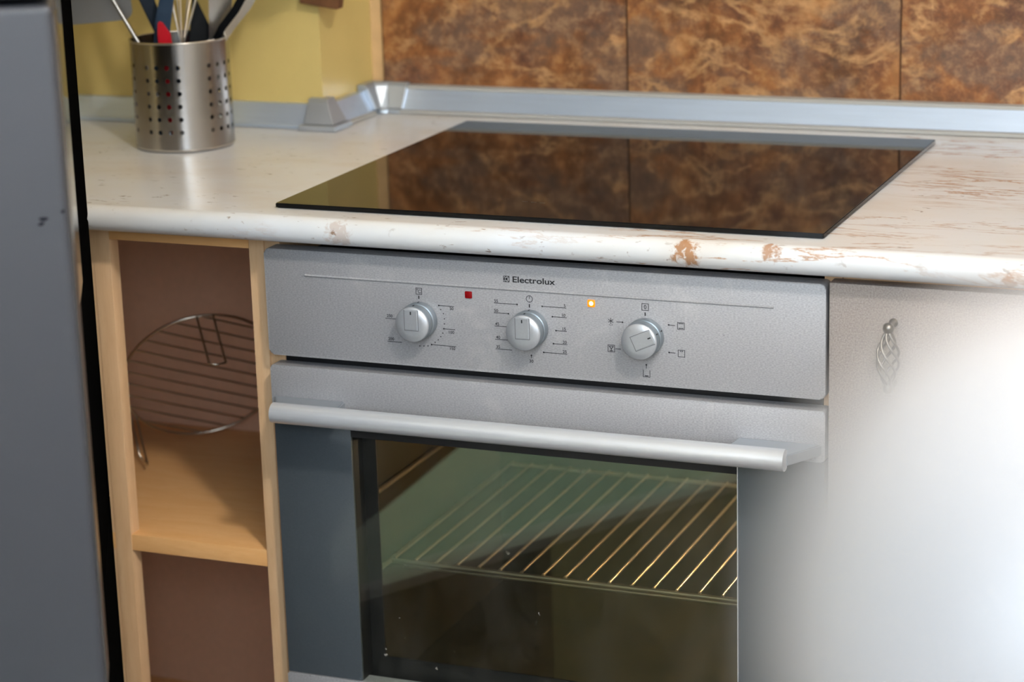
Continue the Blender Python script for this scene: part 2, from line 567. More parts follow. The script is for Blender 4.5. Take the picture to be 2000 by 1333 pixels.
for a in ((WX0 + .06, 1.32), (1.38, WX1 - .06)):
    box('pane', a[0], a[1], YF - .066, YF - .062, WZ0 + .06, WZ1 - .06, 'pane', win)

# ------------------------------------------------------------------ aluminium upstand along the wall
trim = bpy.data.objects.new('trim_1', None)
COL.objects.link(trim)
trim.location = (-0.12, 0.58, 0.0)
struct(trim, 'silver upstand strip along the back of the worktop')
# profile measured from the wall: (distance from wall, height)
FACE = [(0.0, 0.0008), (0.0225, 0.0008), (0.0225, 0.005), (0.0205, 0.006), (0.0095, 0.0295), (0.0, 0.0295)]
LIP_T = [(0.0, 0.0297), (0.0095, 0.0297), (0.0080, 0.0335), (0.0, 0.0350)]
LIP_B = [(0.0226, 0.0008), (0.0265, 0.0008), (0.0260, 0.0042), (0.0226, 0.0055)]
def run_x(name, prof, mat, wall_y, x0, x1):
    bm = bmesh.new()
    prism(bm, [(wall_y - d, z) for d, z in prof], 'X', x0, x1)
    return obj(name, bm, mat, trim)
def run_y(name, prof, mat, wall_x, y0, y1):
    bm = bmesh.new()
    prism(bm, [(wall_x + d, z) for d, z in prof], 'Y', y0, y1)
    return obj(name, bm, mat, trim)
TW = WB - 0.0092
run_x('upstand_strip', FACE, 'alu_strip', TW, -0.118, 1.76)
run_x('sealing_lip', LIP_T, 'plastic_strip', TW, -0.118, 1.76)
run_x('sealing_lip', LIP_B, 'plastic_strip', TW, -0.118, 1.76)
run_x('upstand_strip', FACE, 'alu_strip', CY - .0005, XL + .002, -0.172)
run_y('upstand_strip', FACE, 'alu_strip', CX + .0005, 0.478, 0.570)
run_y('sealing_lip', LIP_B, 'plastic_strip', CX + .0005, 0.484, 0.566)

def frustum(bm, b, t, z0, z1):
    B = [bm.verts.new((x, y, z0)) for x, y in b]
    T = [bm.verts.new((x, y, z1)) for x, y in t]
    n = len(b)
    bm.faces.new(B[::-1])
    bm.faces.new(T)
    for i in range(n):
        bm.faces.new((B[i], B[(i + 1) % n], T[(i + 1) % n], T[i]))
bm = bmesh.new()   # outer corner cap
frustum(bm, [(-.176, .4690), (-.176, .4435), (-.1345, .4435), (-.1345, .482), (-.1585, .482), (-.1585, .4690)],
            [(-.174, .4690), (-.174, .4570), (-.1480, .4570), (-.1480, .480), (-.1585, .480), (-.1585, .4690)], .0075, .0340)
frustum(bm, [(-.176, .4690), (-.176, .458), (-.147, .458), (-.147, .480), (-.1585, .480), (-.1585, .4690)],
            [(-.174, .4690), (-.174, .4605), (-.1500, .4605), (-.1500, .480), (-.1585, .480), (-.1585, .4690)], .0340, .0372)
frustum(bm, [(-.181, .4690), (-.181, .4370), (-.1285, .4370), (-.1285, .488), (-.1585, .488), (-.1585, .4690)],
            [(-.180, .4690), (-.180, .4395), (-.1305, .4395), (-.1305, .487), (-.1585, .487), (-.1585, .4690)], .0006, .0070)
bmesh.ops.bevel(bm, geom=bm.edges[:], offset=0.0008, segments=1, affect='EDGES')
obj('corner_cap', bm, 'cap', trim)
bm = bmesh.new()   # inner corner cap
frustum(bm, [(-.1585, .605), (-.1585, .566), (-.1330, .566), (-.1330, .578), (-.1250, .5810), (-.1060, .5810), (-.1060, .605)],
            [(-.1585, .605), (-.1585, .564), (-.1440, .564), (-.1440, .586), (-.1290, .5935), (-.1030, .5935), (-.1030, .605)], .0065, .0345)
frustum(bm, [(-.1585, .605), (-.1585, .564), (-.1450, .564), (-.1450, .5875), (-.1290, .5945), (-.1025, .5945), (-.1025, .605)],
            [(-.1585, .605), (-.1585, .565), (-.1480, .565), (-.1480, .590), (-.1290, .597), (-.1030, .597), (-.1030, .605)], .0345, .0378)
frustum(bm, [(-.1585, .605), (-.1585, .5745), (-.1305, .5745), (-.1230, .5775), (-.1080, .5775), (-.1080, .605)],
            [(-.1585, .605), (-.1585, .5760), (-.1320, .5760), (-.1230, .5790), (-.1085, .5790), (-.1085, .605)], .0006, .0060)
bmesh.ops.bevel(bm, geom=bm.edges[:], offset=0.0007, segments=1, affect='EDGES')
obj('corner_cap', bm, 'cap', trim)

# ------------------------------------------------------------------ worktop
def worktop_profile(yb):
    r = 0.014
    pts = [(yb, 0.0), ]
    for i in range(17):
        t = math.radians(90 + 180 * i / 16)
        pts.append((-0.014 + r * math.cos(t), -0.014 + r * math.sin(t)))
    pts.append((yb, -0.028))
    return pts
bm = bmesh.new()
prism(bm, worktop_profile(CY - 0.001), 'X', XL + .002, CX + .001)
prism(bm, worktop_profile(WB - 0.0102), 'X', CX + .001, 1.75)
bmesh.ops.remove_doubles(bm, verts=bm.verts[:], dist=1e-5)
wt = obj('worktop', bm, 'stone', None, 30)
tag(wt, 'cream stone-look worktop with rounded front edge and brown flecks', 'worktop')

# ------------------------------------------------------------------ hob
HX0, HX1, HY0, HY1 = 0.0088, 0.5888, 0.0145, 0.5229
hob = thing('induction_hob', 'flat black glass hob set on the cream worktop', 'hob', ((HX0 + HX1) / 2, (HY0 + HY1) / 2, 0.0))
bm = bmesh.new()
fa, fb = prism(bm, rrect(HX0, HX1, HY0, HY1, 0.0015, 3), 'Z', 0.0012, 0.0055)
bmesh.ops.bevel(bm, geom=list(fb.edges), offset=0.0007, segments=2, affect='EDGES')
obj('glass_top', bm, 'hob_glass', hob, 40)
box('seal', HX0 + .002, HX1 - .002, HY0 + .002, HY1 - .002, 0.0002, 0.0012, 'hob_edge', hob)
bm = bmesh.new()
for k in range(3):
    bx(bm, 0.256 + k * .010, 0.262 + k * .010, 0.0840 - k * .0012, 0.0846 - k * .0012, 0.00552, 0.00556)
obj('touch_marking', bm, 'steel_dark', hob)

# ------------------------------------------------------------------ oven
oven = thing('built_in_oven', 'silver built-in oven with three knobs and a glass door', 'oven', (0.2975, 0.27, -0.64))
bm = bmesh.new()
CAV = (0.072, 0.523, 0.040, 0.445, -0.560, -0.222)
x0, x1, y0, y1, z0, z1 = CAV
bx(bm, .010, x0, .040, .53, -.625, -.060)
bx(bm, x1, .585, .040, .53, -.625, -.060)
bx(bm, x0, x1, .040, .53, -.625, z0)
bx(bm, x0, x1, .040, .53, z1, -.060)
bx(bm, x0, x1, y1, .53, z0, z1)
obj('oven_body', bm, 'cav', oven)
bm = bmesh.new()
bx(bm, .008, .587, .022, .0398, -.170, -.050)
obj('fascia_backing', bm, 'black', oven)
bm = bmesh.new()
for i in range(10):
    bx(bm, .060 + i * .05, .092 + i * .05, .0195, .0218, -.1575, -.1545)
obj('vent_slot', bm, 'black_gloss', oven)
panel = slab('control_panel', 0.0, 0.595, -0.1535, -0.0396, 0.0, 0.021, 0.0055, 0.0016, 'silver', oven)
# raised bead line
bm = bmesh.new()
pts = [(0.0462, -0.0650), (0.0468, -0.0656)] + [(0.0468 + (0.5443 - 0.0468) * i / 6, -0.0656 + 0.0001 * i / 6) for i in range(1, 7)]
tube(bm, [(x, -0.0002, z) for x, z in pts], 0.0012, 10)
obj('bead_line', bm, 'silver', panel, 60)

YP = -0.00012
def ln(bm, x0, z0, x1, z1, w):
    d = Vector((x1 - x0, 0, z1 - z0))
    n = Vector((-d.z, 0, d.x)).normalized() * (w / 2)
    a, b = Vector((x0, YP, z0)), Vector((x1, YP, z1))
    vs_ = [bm.verts.new(p) for p in (a - n, b - n, b + n, a + n)]
    f = bm.faces.new(vs_)
    r = bmesh.ops.extrude_face_region(bm, geom=[f])
    for v in r['geom']:
        if isinstance(v, bmesh.types.BMVert):
            v.co.y += 0.0001
def dot(bm, x, z, r, seg=12):
    vs_ = [bm.verts.new((x + r * math.cos(2 * math.pi * i / seg), YP, z + r * math.sin(2 * math.pi * i / seg))) for i in range(seg)]
    f = bm.faces.new(vs_)
    g = bmesh.ops.extrude_face_region(bm, geom=[f])
    for v in g['geom']:
        if isinstance(v, bmesh.types.BMVert):
            v.co.y += 0.0001
def ring(bm, x, z, r, w, seg=24):
    for i in range(seg):
        a, b = 2 * math.pi * i / seg, 2 * math.pi * (i + 1) / seg
        ln(bm, x + r * math.cos(a), z + r * math.sin(a), x + r * math.cos(b), z + r * math.sin(b), w)
def sq(bm, x, z, h, w, sides='LRTB'):
    if 'L' in sides: ln(bm, x - h, z - h - w / 2, x - h, z + h + w / 2, w)
    if 'R' in sides: ln(bm, x + h, z - h - w / 2, x + h, z + h + w / 2, w)
    if 'T' in sides: ln(bm, x - h, z + h, x + h, z + h, w)
    if 'B' in sides: ln(bm, x - h, z - h, x + h, z - h, w)
def mark(name, fn):
    bm = bmesh.new()
    fn(bm)
    return obj(name, bm, 'print', panel)
def lettering(name, s, x, z, h, width=None, bold=0.0, align='CENTER'):
    c = bpy.data.curves.new(name, 'FONT')
    c.body = s
    c.size = 1.0
    c.extrude = 0.01
    c.offset = bold
    c.align_x = align
    c.align_y = 'CENTER'
    t = bpy.data.objects.new(name, c)
    COL.objects.link(t)
    dg = bpy.context.evaluated_depsgraph_get()
    me = bpy.data.meshes.new_from_object(t.evaluated_get(dg))
    bpy.data.objects.remove(t)
    bpy.data.curves.remove(c)
    zs = [v.co.y for v in me.vertices]
    xs = [v.co.x for v in me.vertices]
    hh = max(zs) - min(zs)
    ww = max(xs) - min(xs)
    kz = h / hh
    kx = (width / ww) if width else kz
    cxm = (max(xs) + min(xs)) / 2
    czm = (max(zs) + min(zs)) / 2
    for v in me.vertices:
        v.co = Vector((x + (v.co.x - cxm) * kx, YP + (0.01 - v.co.z) * 0.005, z + (v.co.y - czm) * kz))
    me.materials.clear()
    me.materials.append(M['print'])
    me.name = name
    o = bpy.data.objects.new(name, me)
    COL.objects.link(o)
    o.parent = panel
    return o
# maker's emblem and name
def emblem(bm):
    x, z, h = 0.2706, -0.0553, 0.0029
    sq(bm, x, z, h, 0.0006)
    vs_ = [bm.verts.new(p) for p in ((x + .0012, YP, z + .0022), (x + .0012, YP, z - .0022), (x - .0012, YP, z))]
    bm.faces.new(vs_)
    ln(bm, x - .0028, z, x + .0010, z, 0.0007)
    for sgn in (1, -1):
        ln(bm, x - .0028, z + sgn * .0003, x - .0002, z + sgn * .0028, 0.0007)
        ln(bm, x + .0019, z + sgn * .0028, x + .0028, z + sgn * .0014, 0.0006)
mark('emblem', emblem)
lettering('name_lettering', 'Electrolux', 0.2998, -0.0552, 0.0062, 0.0452, 0.018)
LW = 0.0006
# --- temperature dial
def icon_c(bm):
    sq(bm, .1746, -.0741, .0032, .0006)
    ring(bm, .1729, -.0725, .0006, .0004, 8)
mark('temperature_icon', icon_c)
lettering('temperature_lettering', 'C', .1753, -.0743, .0038, None, 0.01)
mark('start_tick', lambda bm: ln(bm, .1744, -.0788, .1743, -.0822, .0012))
def dial_line(name, x0, z0, x1, z1, end=True, r=.00085):
    def f(bm):
        ln(bm, x0, z0, x1, z1, LW)
        if end:
            dot(bm, x0, z0, r)
    mark(name, f)
NH = 0.0032
for s, a, b, t, e in (('50', (.1961, -.0876), (.2129, -.0876), (.2100, -.0899), True), ('100', (.2007, -.1116), (.2131, -.1116), (.2091, -.1147), True),
                      ('150', (.1865, -.1292), (.2136, -.1294), (.2096, -.1316), True), ('200', (.1534, -.1293), (.1373, -.1293), (.1415, -.1264), False),
                      ('250', (.1490, -.1051), (.1361, -.1051), (.1409, -.1022), False)):
    dial_line('dial_line', *a, *b, e)
    lettering('dial_number', s, *t, NH, None, 0.012)
for x, z in ((.1981, -.0917), (.2008, -.0958), (.2017, -.1011), (.2015, -.1064), (.1994, -.1162), (.197, -.1201), (.1941, -.1236), (.1905, -.1265), (.1824, -.1309), (.1779, -.1313), (.1733, -.1316)):
    mark('dial_dot', lambda bm: dot(bm, x, z, .00065, 10))
# --- timer dial
def icon_clock(bm):
    ring(bm, .2946, -.0741, .0033, .0006)
    ln(bm, .2946, -.0741, .2946, -.0713, .0005)
    ln(bm, .2946, -.0772, .2946, -.0766, .0005)
mark('timer_icon', icon_clock)
mark('start_tick', lambda bm: ln(bm, .2944, -.0794, .2944, -.0830, .0012))
for s, a, b, t, e in (('5', (.3080, -.0808), (.3335, -.0808), (.3319, -.0785), True), ('10', (.3186, -.0907), (.3338, -.0907), (.3306, -.0884), True),
                      ('15', (.3221, -.1047), (.3335, -.1047), (.3308, -.1024), True), ('20', (.3190, -.1183), (.3337, -.1183), (.3310, -.1160), True),
                      ('25', (.3084, -.1281), (.3335, -.1281), (.3308, -.1257), True), ('35', (.2744, -.1283), (.2567, -.1283), (.2595, -.1259), False),
                      ('40', (.2700, -.1183), (.2564, -.1183), (.2598, -.1160), False), ('45', (.2700, -.1046), (.2563, -.1046), (.2592, -.1023), False),
                      ('50', (.2717, -.0908), (.2562, -.0908), (.2585, -.0885), True), ('55', (.2813, -.0807), (.2566, -.0807), (.2588, -.0785), True)):
    dial_line('dial_line', *a, *b, e)
    lettering('dial_number', s, *t, NH, None, 0.012)
dial_line('dial_line', .2951, -.1322, .2951, -.1350)
lettering('dial_number', '30', .2950, -.1382, NH, None, 0.012)
# --- function dial
mark('off_icon', lambda bm: sq(bm, .4155, -.0741, .0033, .0006))
lettering('off_lettering', '0', .4155, -.0741, .0042, None, 0.012)
mark('start_tick', lambda bm: ln(bm, .4154, -.0795, .4154, -.0830, .0012))
def icon_tb(bm):
    sq(bm, .4518, -.0906, .0034, .0005)
    ln(bm, .4493, -.0882, .4543, -.0882, .0007)
    ln(bm, .4493, -.0930, .4543, -.0930, .0007)
mark('function_icon', icon_tb)
def icon_grill(bm):
    sq(bm, .4521, -.1183, .0034, .0005)
    ln(bm, .4506, -.1160, .4519, -.1160, .0008)
    ln(bm, .4524, -.1160, .4537, -.1160, .0008)
mark('function_icon', icon_grill)
def icon_bottom(bm):
    sq(bm, .4161, -.1414, .0034, .0005, 'LRB')
    ln(bm, .4142, -.1438, .4180, -.1438, .0009)
mark('function_icon', icon_bottom)
def icon_fan(bm):
    sq(bm, .3799, -.1186, .0034, .0006)
    ln(bm, .3799, -.1214, .3799, -.1186, .0007)
    ln(bm, .3799, -.1190, .3776, -.1162, .0007)
    ln(bm, .3799, -.1190, .3822, -.1162, .0007)
    ln(bm, .3780, -.1164, .3818, -.1164, .0005)
    ln(bm, .3780, -.1209, .3818, -.1209, .0006)
mark('function_icon', icon_fan)
def icon_snow(bm):
    for k in range(3):
        a = math.radians(90 + 60 * k)
        dx, dz = .0030 * math.cos(a), .0030 * math.sin(a)
        ln(bm, .3798 - dx, -.0906 - dz, .3798 + dx, -.0906 + dz, .0006)
    for x, z in ((.3783, -.0946), (.3798, -.0950), (.3813, -.0946)):
        dot(bm, x, z, .0004, 8)
mark('function_icon', icon_snow)
dial_line('dial_line', .4393, -.0904, .4456, -.0906)
dial_line('dial_line', .4395, -.1182, .4458, -.1183)
dial_line('dial_line', .4159, -.1325, .4159, -.1362)
dial_line('dial_line', .3920, -.0911, .3857, -.0911)
mark('dial_line', lambda bm: ln(bm, .3842, -.1186, .3900, -.1186, LW))
# --- indicator lamps
for nm, lx, mt, lb in (('indicator_lamp', .2292, 'led_red', 'small unlit dark red indicator lamp'), ('indicator_lamp', .3599, 'led_amber', 'small glowing amber indicator lamp')):
    l = slab(nm, lx - .0038, lx + .0038, -.0778, -.0706, -.0008, .004, .0008, .0004, mt, oven)
    l['label'] = lb
    if mt == 'led_amber':
        bm = bmesh.new()
        lathe(bm, [(.0023, 0), (.0019, -.0005), (.0009, -.0008)], 16, 'Y', (lx, -.0008, -.0742))
        obj('bulb', bm, 'led_core', l, 50)
# --- knobs
KZ = -0.1035
def make_knob(kx, ang, lab):
    k = bpy.data.objects.new('knob', None)
    bm = bmesh.new()
    lathe(bm, [(.0178, 0.0), (.0188, -.0010), (.0190, -.0085), (.0186, -.0092), (.0176, -.0096), (.0174, -.0122), (.0180, -.0128), (.0184, -.0150), (.0184, -.0196), (.0176, -.0214)], 56, 'Y')
    me_o = obj('knob', bm, 'knob_side', None, 38)
    me_o.location = (kx, -0.0002, KZ)
    attach(me_o, oven)
    me_o['label'] = lab
    bm = bmesh.new()
    lathe(bm, [(.0180, -.0205), (.0181, -.0216), (.0172, -.0226), (.0100, -.0231), (.0030, -.0232)], 56, 'Y')
    cap = obj('knob_face', bm, 'knob', me_o, 50)
    # pointer plate let into the face
    c, s = math.cos(ang), math.sin(ang)
    def rp(x, z):
        return (x * c + z * s, -x * s + z * c)
    # thin rim round the plate: three grooves drawn as proud lips
    bm = bmesh.new()
    out = [rp(*p) for p in ((-.0072, -.0056), (.0072, -.0056), (.0072, .0158), (-.0072, .0158))]
    fa, fb = prism(bm, out, 'Y', -.0242, -.0222)
    bmesh.ops.bevel(bm, geom=list(fa.edges), offset=.0007, segments=2, affect='EDGES')
    g = obj('pointer_plate', bm, 'knob', me_o, 40)
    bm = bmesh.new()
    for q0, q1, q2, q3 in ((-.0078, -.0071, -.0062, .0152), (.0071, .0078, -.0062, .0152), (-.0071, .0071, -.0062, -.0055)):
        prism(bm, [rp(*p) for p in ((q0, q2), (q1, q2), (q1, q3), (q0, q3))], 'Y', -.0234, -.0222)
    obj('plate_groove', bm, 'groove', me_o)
    bm = bmesh.new()
    fa, fb = prism(bm, [rp(*p) for p in ((-.0006, .0108), (.0006, .0108), (.0006, .0140), (-.0006, .0140))], 'Y', -.0245, -.0238)
    obj('pointer_mark', bm, 'print', me_o)
    # little tick marks on the knob's flank
    for rad, yy in ((.0189, -.0045), (.0184, -.0165)):
        bm = bmesh.new()
        fa, fb = prism(bm, [rp(*p) for p in ((-.0006, rad - .0006), (.0006, rad - .0006), (.0006, rad + .0002), (-.0006, rad + .0002))], 'Y', yy - .0018, yy + .0018)
        obj('flank_mark', bm, 'print', me_o)
    bpy.data.objects.remove(k)
    return me_o
make_knob(.1755, 0.0, 'temperature knob turned upright, beside the dark red lamp')
make_knob(.2955, 0.0, 'timer knob turned upright, in the middle of the fascia')
make_knob(.4160, math.radians(66), 'function knob turned to two o\'clock')

# --- oven door
DZ0, DZ1 = -0.6215, -0.1648
door = slab('oven_door', 0.0, 0.595, -0.2165, DZ1, 0.0, 0.020, 0.0035, 0.0015, 'silver', oven)
GZ0, GZ1 = -0.5118, -0.2170
GX0, GX1 = 0.0897, 0.5075
box('side_panel', 0.0006, GX0 - .0004, 0.0015, 0.0055, GZ0, GZ1, 'grey_glass', door, 0.0006)
box('side_panel', GX1 + .0010, 0.5944, 0.0015, 0.0055, GZ0, GZ1, 'grey_glass', door, 0.0006)
box('side_spacer', 0.0010, GX0 - .0004, 0.0057, 0.0280, GZ0, GZ1, 'black', door)
box('side_spacer', GX1 + .0010, 0.5940, 0.0057, 0.0280, GZ0, GZ1, 'black', door)
box('edge_strip', GX1 - .0002, GX1 + .0008, 0.0008, 0.012, GZ0, GZ1, 'alu', door)
slab('bottom_rail', 0.0, 0.595, DZ0, GZ0 - .0006, 0.0, 0.020, 0.002, 0.0012, 'silver', door)
box('window_pane', GX0, GX1 - .0004, 0.0020, 0.0052, GZ0 + .0004, GZ1 - .0004, 'outer_glass', door)
box('black_band', GX0, GX1 - .0004, 0.0008, 0.0018, -.2368, GZ1 - .0004, 'black', door)
box('inner_pane', 0.1050, 0.5000, 0.0292, 0.0306, -.4915, -.2460, 'inner_glass', door)
bm = bmesh.new()   # black printed frame of the inner pane
IX0, IX1, IZ0, IZ1 = 0.1045, 0.5005, -0.492, -0.2455
bx(bm, .03, IX0, .0285, .0315, -.58, -.2)
bx(bm, IX1, .57, .0285, .0315, -.58, -.2)
bx(bm, IX0, IX1, .0285, .0315, -.58, IZ0)
bx(bm, IX0, IX1, .0285, .0315, IZ1, -.2)
obj('inner_frame', bm, 'black', door)
# handle: rounded bar on two tapering feet
bm = bmesh.new()
prof = []
hy, hz, hr = -0.0440, -0.2024, 0.0108
for i in range(21):
    t = math.radians(80 + 200 * i / 20)
    prof.append((hy + hr * math.cos(t), hz + hr * math.sin(t)))
prof += [(hy + .006, hz - .0092), (hy + .0065, hz + .0080)]
fa, fb = prism(bm, prof, 'X', 0.0245, 0.5680)
obj('handle', bm, 'alu', door, 30)
for sgn in (1, -1):
    bm = bmesh.new()
    o = [(.0030, .0005), (.0850, .0005), (.0905, -.0400), (.0262, -.0400)]
    if sgn < 0:
        o = [(.5950 - x, y) for x, y in o]
    fa, fb = prism(bm, o, 'Z', -.2096, -.1985)
    bmesh.ops.bevel(bm, geom=list(fb.edges) + list(fa.edges), offset=.0012, segments=2, affect='EDGES')
    obj('handle_foot', bm, 'cap', door, 35)
# oven lamp in the right-hand cavity wall
bm = bmesh.new()
lathe(bm, [(.020, 0), (.020, -.004), (.015, -.010), (.006, -.0135)], 24, 'X', (0.5228, 0.33, -0.272))
ol = obj('oven_lamp', bm, 'lamp_lens', oven, 50)
# grill rack inside the oven
RZ = -0.4015
gr = thing('grill_rack', 'bare wire grill rack inside the oven behind the glass', 'oven rack', (0.30, 0.25, RZ))
RX0, RX1, RY0, RY1 = 0.094, 0.5195, 0.080, 0.430
bm = bmesh.new()
tube(bm, [(RX0, RY0, RZ), (RX1, RY0, RZ)], .0026, 10)
obj('front_bar', bm, 'rack_wire', gr, 60)
bm = bmesh.new()
tube(bm, [(RX0 + .012, RY0 + .004, RZ - .0062), (RX1 - .004, RY0 + .004, RZ - .0062)], .0020, 10)
obj('lower_bar', bm, 'rack_wire', gr, 60)
bm = bmesh.new()
tube(bm, [(RX0, RY1, RZ), (RX1, RY1, RZ)], .0026, 8)
obj('rear_bar', bm, 'rack_wire', gr, 60)
bm = bmesh.new()
tube(bm, [(0, RY0, RZ + .003), (0, RY1, RZ + .003)], .0016, 8)
w0 = obj('rack_wire', bm, 'rack_wire', gr, 60)
nW = 18
for i in range(nW):
    o = w0 if i == 0 else w0.copy()
    if i:
        COL.objects.link(o)
    o.location = (RX0 + .002 + (RX1 - RX0 - .004) * i / (nW - 1), 0, 0)
# rack runners on the cavity walls
for xx in (CAV[0], CAV[1]):
    sx = 1 if xx < .3 else -1
    for zz in (RZ - .013, RZ + .075):
        bm = bmesh.new()
        tube(bm, [(xx + sx * .004, .055, zz), (xx + sx * .004, .43, zz)], .003, 8)
        obj('runner', bm, 'rack_wire', oven, 60)

# ------------------------------------------------------------------ oven housing
hous = thing('oven_housing', 'pale beech housing cabinet around the oven', 'cabinet', (0.2975, 0.3, FLOOR))
box('side_panel', -0.0104, 0.0072, 0.022, 0.56, -0.76, -0.0285, 'beech', hous, 0.0006)
box('side_panel', 0.5880, 0.6054, 0.022, 0.56, -0.76, -0.0285, 'beech', hous, 0.0006)
box('bottom_board', 0.0074, 0.5878, 0.022, 0.56, -0.76, -0.742, 'beech_flat', hous)
box('lower_drawer_front', 0.001, 0.594, 0.0005, 0.0215, -0.755, -0.626, 'foil', hous, 0.001)
box('plinth', -0.010, 0.605, 0.06, 0.075, FLOOR + .001, -0.761, 'dark_base', hous)

# ------------------------------------------------------------------ open shelf cabinet on the left
sh = thing('shelf_cabinet', 'pale beech open shelf cabinet between fridge and oven', 'cabinet', (-0.24, 0.2, FLOOR))
FY = 0.020
BY = 0.405
box('side_panel', -0.0283, -0.0108, FY, BY + .012, -0.76, -0.0285, 'beech', sh, 0.0008)
box('stile', -0.2186, -0.1976, FY, FY + .018, -0.76, -0.0285, 'beech', sh, 0.0008)
box('top_rail', -0.1974, -0.0285, FY, FY + .09, -0.0462, -0.0286, 'beech_flat', sh, 0.0006)
box('blank_panel', -0.4785, -0.2190, FY + .001, FY + .017, -0.76, -0.0285, 'beech', sh)
box('side_panel', -0.4790, -0.4620, FY + .0182, BY + .012, -0.76, -0.0285, 'beech', sh)
box('shelf', -0.4615, -0.0287, FY + .0005, BY - .0005, -0.4015, -0.3825, 'beech_flat', sh, 0.0010)
box('floor_board', -0.4615, -0.0287, FY + .0005, BY - .0005, -0.76, -0.742, 'beech_flat', sh)
box('back_board', -0.4615, -0.0287, BY, BY + .004, -0.742, -0.0286, 'back_board', sh)
box('plinth', -0.478, -0.012, 0.06, 0.075, FLOOR + .001, -0.761, 'dark_base', sh)

# round wire rack propped up on the shelf
rk = thing('wire_cooling_rack', 'round chrome wire rack tilted on the open shelf', 'wire rack', (-0.30, 0.32, -0.3825))
n = Vector((.5544, -.6924, -.4617)).normalized()
u = Vector((.6101, .7146, -.3424)).normalized()
w = n.cross(u).normalized()
RC = Vector((-0.262, 0.308, -0.2835))
RR = 0.098
def on(a, r=RR):
    return RC + u * (r * math.cos(a)) + w * (r * math.sin(a))
bm = bmesh.new()
tube(bm, [on(2 * math.pi * i / 48) for i in range(48)], .0017, 8, True)
obj('rim', bm, 'chrome_wire', rk, 60)
for i in range(11):
    d = -RR * .90 + 2 * RR * .90 * i / 10
    h = math.sqrt(RR * RR - d * d)
    bm = bmesh.new()
    tube(bm, [RC + w * d - u * h, RC + w * d + u * h], .0012, 8)
    obj('cross_wire', bm, 'chrome_wire', rk, 60)
def foot(name, ang, L):
    a, b = on(ang - .10), on(ang + .10)
    q = n * L
    bm = bmesh.new()
    tube(bm, [a, a + q * .5, a + q * .97, (a + b) / 2 + q, b + q * .97, b + q * .5, b], .0014, 8)
    return obj(name, bm, 'chrome_wire', rk, 60)
FEET = [math.radians(v) for v in (112, 232, 352)]
for a in FEET:
    foot('foot', a, 0.088)

# ------------------------------------------------------------------ base cabinet on the right
bc = thing('base_cabinet', 'grey metallic base cabinet to the right of the oven', 'cabinet', (1.0, 0.3, FLOOR))
bm = bmesh.new()
bx(bm, 0.6062, 0.624, .0225, .56, -.76, -.0285)
bx(bm, 1.182, 1.20, .0225, .56, -.76, -.0285)
bx(bm, 0.624, 1.182, .0225, .56, -.76, -.742)
bx(bm, 0.624, 1.182, .0225, .08, -.0465, -.0285)
bx(bm, 0.624, 1.182, .545, .56, -.742, -.0285)
obj('carcass', bm, 'beech', bc)
cd = box('cabinet_door', 0.5982, 1.1960, 0.0, 0.0195, -0.748, -0.0378, 'foil', bc, 0.0012)
box('plinth', 0.607, 1.20, 0.06, 0.075, FLOOR + .001, -0.761, 'dark_base', bc)
# twisted bird-cage pull
bh = None
hx, hyy = 0.6598, -0.0220
ZT, ZB = -0.0722, -0.1300
bm = bmesh.new()
lathe(bm, [(.0006, .0054), (.0030, .0047), (.0046, .0028), (.0053, 0), (.0046, -.0028), (.0030, -.0047), (.0024, -.0070)], 20, 'Z', (hx, hyy, ZT))
hd = obj('door_handle', bm, 'pewter', cd, 50)
hd['label'] = 'pewter twisted cage handle'
for k in range(6):
    pts = []
    for i in range(25):
        s = i / 24
        z = ZT - .004 + (ZB + .004 - ZT + .004) * s
        r = .0022 + .0082 * math.sin(math.pi * s) ** 0.9
        a = 2 * math.pi * k / 6 + math.radians(210) * s
        pts.append((hx + r * math.cos(a), hyy + r * math.sin(a), z))
    bm = bmesh.new()
    tube(bm, pts, .00135, 7)
    o = obj('cage_wire', bm, 'pewter', cd, 60)
bm = bmesh.new()
lathe(bm, [(.0024, .0060), (.0032, .0045), (.0042, .0025), (.0047, 0), (.0040, -.0028), (.0024, -.0044), (.0005, -.0050)], 20, 'Z', (hx, hyy, ZB))
obj('handle_finial', bm, 'pewter', cd, 50)
for zz in (ZT, ZB):
    bm = bmesh.new()
    lathe(bm, [(.0042, .0002), (.0042, -.002), (.0028, -.004), (.0026, -.0215)], 16, 'Y', (hx, 0, zz))
    obj('handle_post', bm, 'pewter', cd, 50)
# neighbouring unit that carries the far end of the worktop
nb = thing('end_cabinet', 'grey base cabinet at the far right end of the worktop', 'cabinet', (1.45, 0.3, FLOOR))
box('carcass', 1.2015, 1.74, .0225, .56, -.76, -.0285, 'beech', nb)
box('cabinet_door', 1.2000, 1.742, 0.0, .0195, -.748, -.0378, 'foil', nb, 0.0012)
box('plinth', 1.202, 1.74, .06, .075, FLOOR + .001, -.761, 'dark_base', nb)

